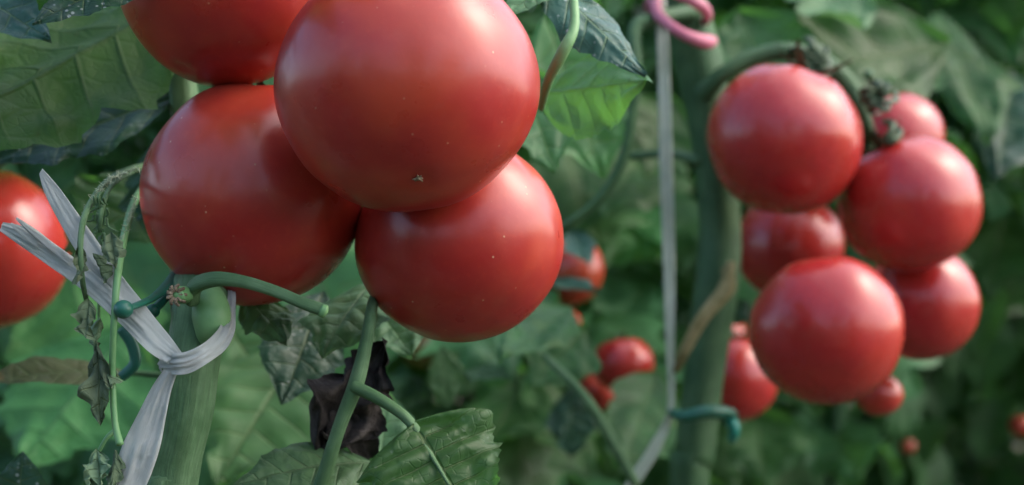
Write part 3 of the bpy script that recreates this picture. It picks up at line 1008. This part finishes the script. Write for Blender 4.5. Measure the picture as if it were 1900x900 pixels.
part('tape_end', mb, M['tape'], tape)

# green plastic clip on the near stem
clip = thing('vine_clip', P(280, 560, .59), 'dark green plastic vine clip with ball ends beside the near stem', 'vine clip')
mb = MB()
tube(mb, [(P(352, 490, .655), PX(12, .6)), (P(330, 505, .63), PX(12, .6)), (P(310, 530, .612), PX(12, .6)), (P(285, 552, .588), PX(10, .6)), (P(255, 566, .568), PX(9, .6)), (P(232, 573, .562), PX(9, .6))], n=12, sub=7, flat=.6)
part('clip_arm', mb, M['clip'], clip)


def blob(mb, c, r, sq=1.0, n=14):
    rows = []
    for i in range(1, n):
        ph = -math.pi / 2 + math.pi * i / n
        rows.append([c + V(r * math.cos(ph) * math.cos(a), r * math.cos(ph) * math.sin(a), r * sq * math.sin(ph)) for a in [2 * math.pi * j / 18 for j in range(18)]])
    idx = mb.grid(rows, wrap=True)
    b, t = mb.vert(c - V(0, 0, r * sq)), mb.vert(c + V(0, 0, r * sq))
    for j in range(18):
        mb.f.append((idx[0][(j + 1) % 18], idx[0][j], b))
        mb.f.append((idx[-1][j], idx[-1][(j + 1) % 18], t))


for (x, y, d, r) in ((229, 574, .562, 18.5), (283, 577, .600, 14)):
    mb = MB()
    blob(mb, P(x, y, d), PX(r, d), .95)
    part('ball_end', mb, M['clip'], clip)
mb = MB()
tube(mb, [(P(283, 577, .60), PX(8, .6)), (P(300, 560, .612), PX(9, .6)), (P(325, 530, .63), PX(9, .6)), (P(345, 505, .655), PX(9, .6))], n=10, sub=6)
tube(mb, [(P(225, 610, .66), PX(10, .66)), (P(245, 640, .66), PX(11, .66)), (P(250, 675, .66), PX(11, .66)), (P(225, 700, .66), PX(10, .66))], n=10, sub=6, flat=.5)
part('clip_loop', mb, M['clip'], clip)

# ------------------------------------------------------------------ the plant of the blurred bunch
rp = thing('tomato_plant', (P(1290, 900, .97).x, .97, 0), 'tomato plant with upright green stem carrying the blurred bunch', 'tomato plant')
mb = MB()
bx = P(1290, 900, .97).x
tube(mb, [(V(bx, .97, 0), .012), (V(bx, .97, .6), .012), (P(1278, 1000, .97), PX(36, .97)), (P(1290, 840, .97), PX(36, .97)), (P(1308, 680, .975), PX(36, .97)), (P(1330, 520, .98), PX(40, .97)), (P(1336, 420, .985), PX(38, .97)),
          (P(1322, 260, .985), PX(38, .97)), (P(1300, 130, .985), PX(44, .97)), (P(1270, 0, .98), PX(40, .97)), (P(1250, -180, .98), PX(38, .97)), (P(1240, -700, 1.0), .007)], n=18, sub=7, ribs=4, rib_amp=.05)
part('stem', mb, M['stem_dark'], rp)
mb = MB()
tube(mb, [(P(1305, 175, .96), PX(20, .95)), (P(1345, 135, .95), PX(15, .95)), (P(1400, 106, .95), PX(16, .95)), (P(1460, 95, .95), PX(16, .95)), (P(1520, 112, .955), PX(18, .95)), (P(1572, 155, .955), PX(19, .95)), (P(1598, 205, .95), PX(15, .95)),
          (P(1610, 250, .955), PX(12, .95)), (P(1606, 290, 1.0), PX(10, 1))], n=12, sub=7)
part('truss_stalk', mb, M['stem_dark'], rp)
for key, rs in (('1', [(1512, 118), (1500, 108)]), ('2', [(1625, 178)]), ('3', [(1636, 258)])):  # dark curled calyxes along the truss stalk
    for (x, y) in rs:
        mb = MB()
        rnd = random.Random(int(x))
        for k in range(7):
            a = k * .9 + rnd.random() * .5
            r1, r2 = rnd.uniform(12, 19), rnd.uniform(24, 38)
            if y > 240:
                a = rnd.uniform(-.5, .6)
            tube(mb, [(P(x, y, .935), PX(11, .93)), (P(x + r1 * math.cos(a), y - r1 * math.sin(a), .925), PX(10, .93)), (P(x + r2 * math.cos(a + .5), y - r2 * math.sin(a + .5), .93), PX(7, .93)),
                      (P(x + r2 * math.cos(a + 1.1), y - r2 * math.sin(a + 1.1), .945), PX(2, .93))], n=7, sub=4, flat=.5)
        part('curled_calyx', mb, M['calyx'], rp)
mb = MB()
for k in range(3):
    tube(mb, [(P(1345 + k * 6, 500 - k * 6, .952), PX(9, .95)), (P(1352 - k * 5, 535 + k * 2, .945), PX(13, .95)), (P(1310 - k * 6, 590, .94), PX(8, .95)), (P(1275 - k * 4, 650, .94), PX(7, .95)), (P(1258 - k * 3, 690, .945), PX(4, .95))], n=8, sub=5)
part('dried_petiole', mb, M['dry'], rp)['label'] = 'dry brown leaf stalk'
mb = MB()   # dark bowed petiole left of the string
tube(mb, [(P(1290, 20, .97), PX(15, .95)), (P(1215, 35, .94), PX(14, .95)), (P(1178, 55, .93), PX(13, .95)), (P(1180, 130, .92), PX(11, .95)), (P(1172, 210, .92), PX(11, .95)), (P(1158, 290, .92), PX(10, .95)), (P(1120, 360, .92), PX(10, .95)), (P(1060, 412, .92), PX(9, .95)), (P(1000, 440, .93), PX(7, .95))], n=10, sub=7)
part('petiole', mb, M['stem_dark'], rp)
mb = MB()
tube(mb, [(P(1300, 300, .98), PX(10, .95)), (P(1240, 285, 1.0), PX(9, 1)), (P(1170, 290, 1.02), PX(8, 1))], n=8, sub=5)
part('petiole', mb, M['stem'], rp)
mb = MB()
tube(mb, [(P(1180, 900, .93), PX(9, .95)), (P(1120, 790, .93), PX(10, .95)), (P(1075, 725, .94), PX(9, .95)), (P(1010, 660, .97), PX(7, .95))], n=8, sub=5)
part('petiole', mb, M['stem'], rp)
for b, t, w, mt, nm in (
        ((1370, 20, 1.10), (1440, 180, 1.06), 210, 'leaf', V(.1, -.8, .5)), ((1760, 80, 1.16), (1420, 150, 1.08), 260, 'leaf', V(.1, -.8, .5)),
        ((1500, -60, 1.12), (1600, 60, 1.06), 190, 'leaf_pale', V(0, -.8, .6)), ((1620, 90, 1.2), (1690, 200, 1.12), 170, 'leaf', V(.1, -.9, .4)),
        ((1740, 20, 1.3), (1840, 260, 1.2), 200, 'leaf', V(.3, -.7, .6)), ((1880, 130, 1.3), (1850, 330, 1.2), 160, 'leaf_dark', V(.1, -.7, .7)),
        ((1110, 380, 1.35), (1230, 460, 1.3), 190, 'leaf_thin', V(0, .9, -.3)), ((1210, 250, 1.3), (1120, 400, 1.2), 220, 'leaf', V(0, -.8, .5)),
        ((1240, 180, 1.25), (1200, 330, 1.2), 170, 'leaf', V(.2, -.8, .5)), ((1060, 570, .95), (930, 670, .86), 150, 'leaf', V(0, -.6, .8)),
        ((1090, 610, 1.02), (980, 720, .98), 150, 'leaf', V(0, -.8, .5)), ((1220, 690, 1.10), (1150, 880, 1.0), 170, 'leaf', V(.2, -.85, .4)),
        ((1010, 520, 1.05), (1112, 540, 1.0), 60, 'leaf_dark', V(0, -.5, .8)), ((1060, 430, 1.1), (1090, 490, 1.05), 60, 'leaf_dark', V(0, -.7, .6)),
        ((820, 640, .95), (830, 760, .95), 70, 'leaf_pale', V(.3, -.8, .5)), ((860, 690, .9), (945, 700, .88), 60, 'leaf_pale', V(0, -.6, .8)),
        ((1060, 720, 1.1), (1060, 850, 1.1), 100, 'leaf_dark', V(.3, -.9, .2)), ((1390, 560, 1.1), (1350, 600, 1.1), 60, 'leaf_dark', V(0, -.8, .5))):
    leaf(rp, b, t, w, mt, nm, lobe=.2, bulge=.2, ripple=.1, nu=26, nv=16)
for b, t, w, nm in (((1150, 170, 1.38), (1060, 370, 1.30), 210, V(.1, -.7, .7)), ((1190, 330, 1.42), (1270, 520, 1.36), 210, V(-.1, -.7, .7)), ((1210, 520, 1.40), (1120, 610, 1.34), 170, V(.1, -.6, .8)),
                    ((1400, 760, 1.45), (1420, 900, 1.40), 190, V(.1, -.7, .7)), ((980, 700, 1.2), (900, 830, 1.14), 190, V(0, -.7, .7)), ((1040, 760, 1.3), (960, 900, 1.25), 190, V(.2, -.7, .7)),
                    ((1530, 770, 1.6), (1600, 900, 1.5), 170, V(-.2, -.7, .7)), ((1870, 380, 1.6), (1830, 560, 1.5), 180, V(-.2, -.7, .7))):
    leaf(rp, b, t, w, 'leaf_far', nm, lobe=.25, bulge=.2, ripple=.12, nu=20, nv=12)

leaf(rp, (1390, 335, 1.13), (1570, 330, 1.0), 260, 'leaf', V(0, -.1, 1), lobe=.2, bulge=.2, nu=20, nv=12)  # hidden leaf added behind the front fruit to shade the inner tomato
# string, pink tie and clip of that plant
sm = MB()
ribbon(sm, [rb(1222, -160, .955, 10, 0), rb(1226, 0, .955, 10, 0), rb(1231, 120, .952, 11, 1), rb(1236, 300, .952, 12, 1), rb(1241, 480, .95, 11, 0), rb(1243, 640, .948, 8, 0), rb(1244, 760, .948, 6, 1), rb(1215, 830, .945, 9, 6), rb(1178, 890, .945, 9, 6), rb(1120, 990, .95, 9, 6)], seed=9, crease=.25, thick=.0006)
o = part('string_strand', sm, M['string'], thing('hanging_string', P(1240, 760, .95), 'pale flat plastic string hanging straight beside the blurred stem', 'string'))
pink = thing('pink_tie', P(1265, 40, .95), 'twisted pink rubber tie looped round the top of the blurred stem', 'plant tie')
mb = MB()
tube(mb, [(P(1300, 60, 1.01), PX(10, .93)), (P(1240, 45, 1.02), PX(10, .93)), (P(1208, 20, .97), PX(11, .93)), (P(1212, -4, .945), PX(12, .93)), (P(1236, -30, .94), PX(11, .93))], n=12, sub=8)
tube(mb, [(P(1222, -50, .942), PX(10, .93)), (P(1216, 0, .936), PX(11, .93)), (P(1222, 28, .932), PX(11, .93)), (P(1255, 56, .925), PX(10.5, .93)), (P(1288, 72, .926), PX(12, .93)), (P(1312, 78, .935), PX(14, .93)), (P(1322, 76, .96), PX(10, .93))], n=12, sub=8)
part('tie_strand', mb, M['pink'], pink)
mb = MB()
tube(mb, [(P(1240, -20, .93), PX(10, .93)), (P(1275, -4, .925), PX(11, .93)), (P(1305, 14, .932), PX(11, .93)), (P(1313, 32, .95), PX(9, .93)), (P(1300, 45, 1.0), PX(9, .93))], n=12, sub=8)
part('tie_strand', mb, M['pink'], pink)
cl2 = thing('vine_clip', P(1310, 775, .94), 'blurred green clip with teal end round the stem below the string', 'vine clip')
mb = MB()
tube(mb, [(P(1250, 765, .945), PX(14, .94)), (P(1275, 772, .932), PX(24, .94)), (P(1310, 765, .93), PX(27, .94)), (P(1345, 768, .94), PX(24, .94)), (P(1358, 785, .945), PX(14, .94))], n=12, sub=6, flat=.5)
part('clip_body', mb, M['clip'], cl2)
mb = MB()
tube(mb, [(P(1354, 780, .94), PX(11, .94)), (P(1362, 792, .938), PX(11, .94)), (P(1361, 806, .94), PX(10, .94)), (P(1357, 818, .945), PX(6, .94))], n=12, sub=5)
part('clip_end', mb, M['clip_teal'], cl2)
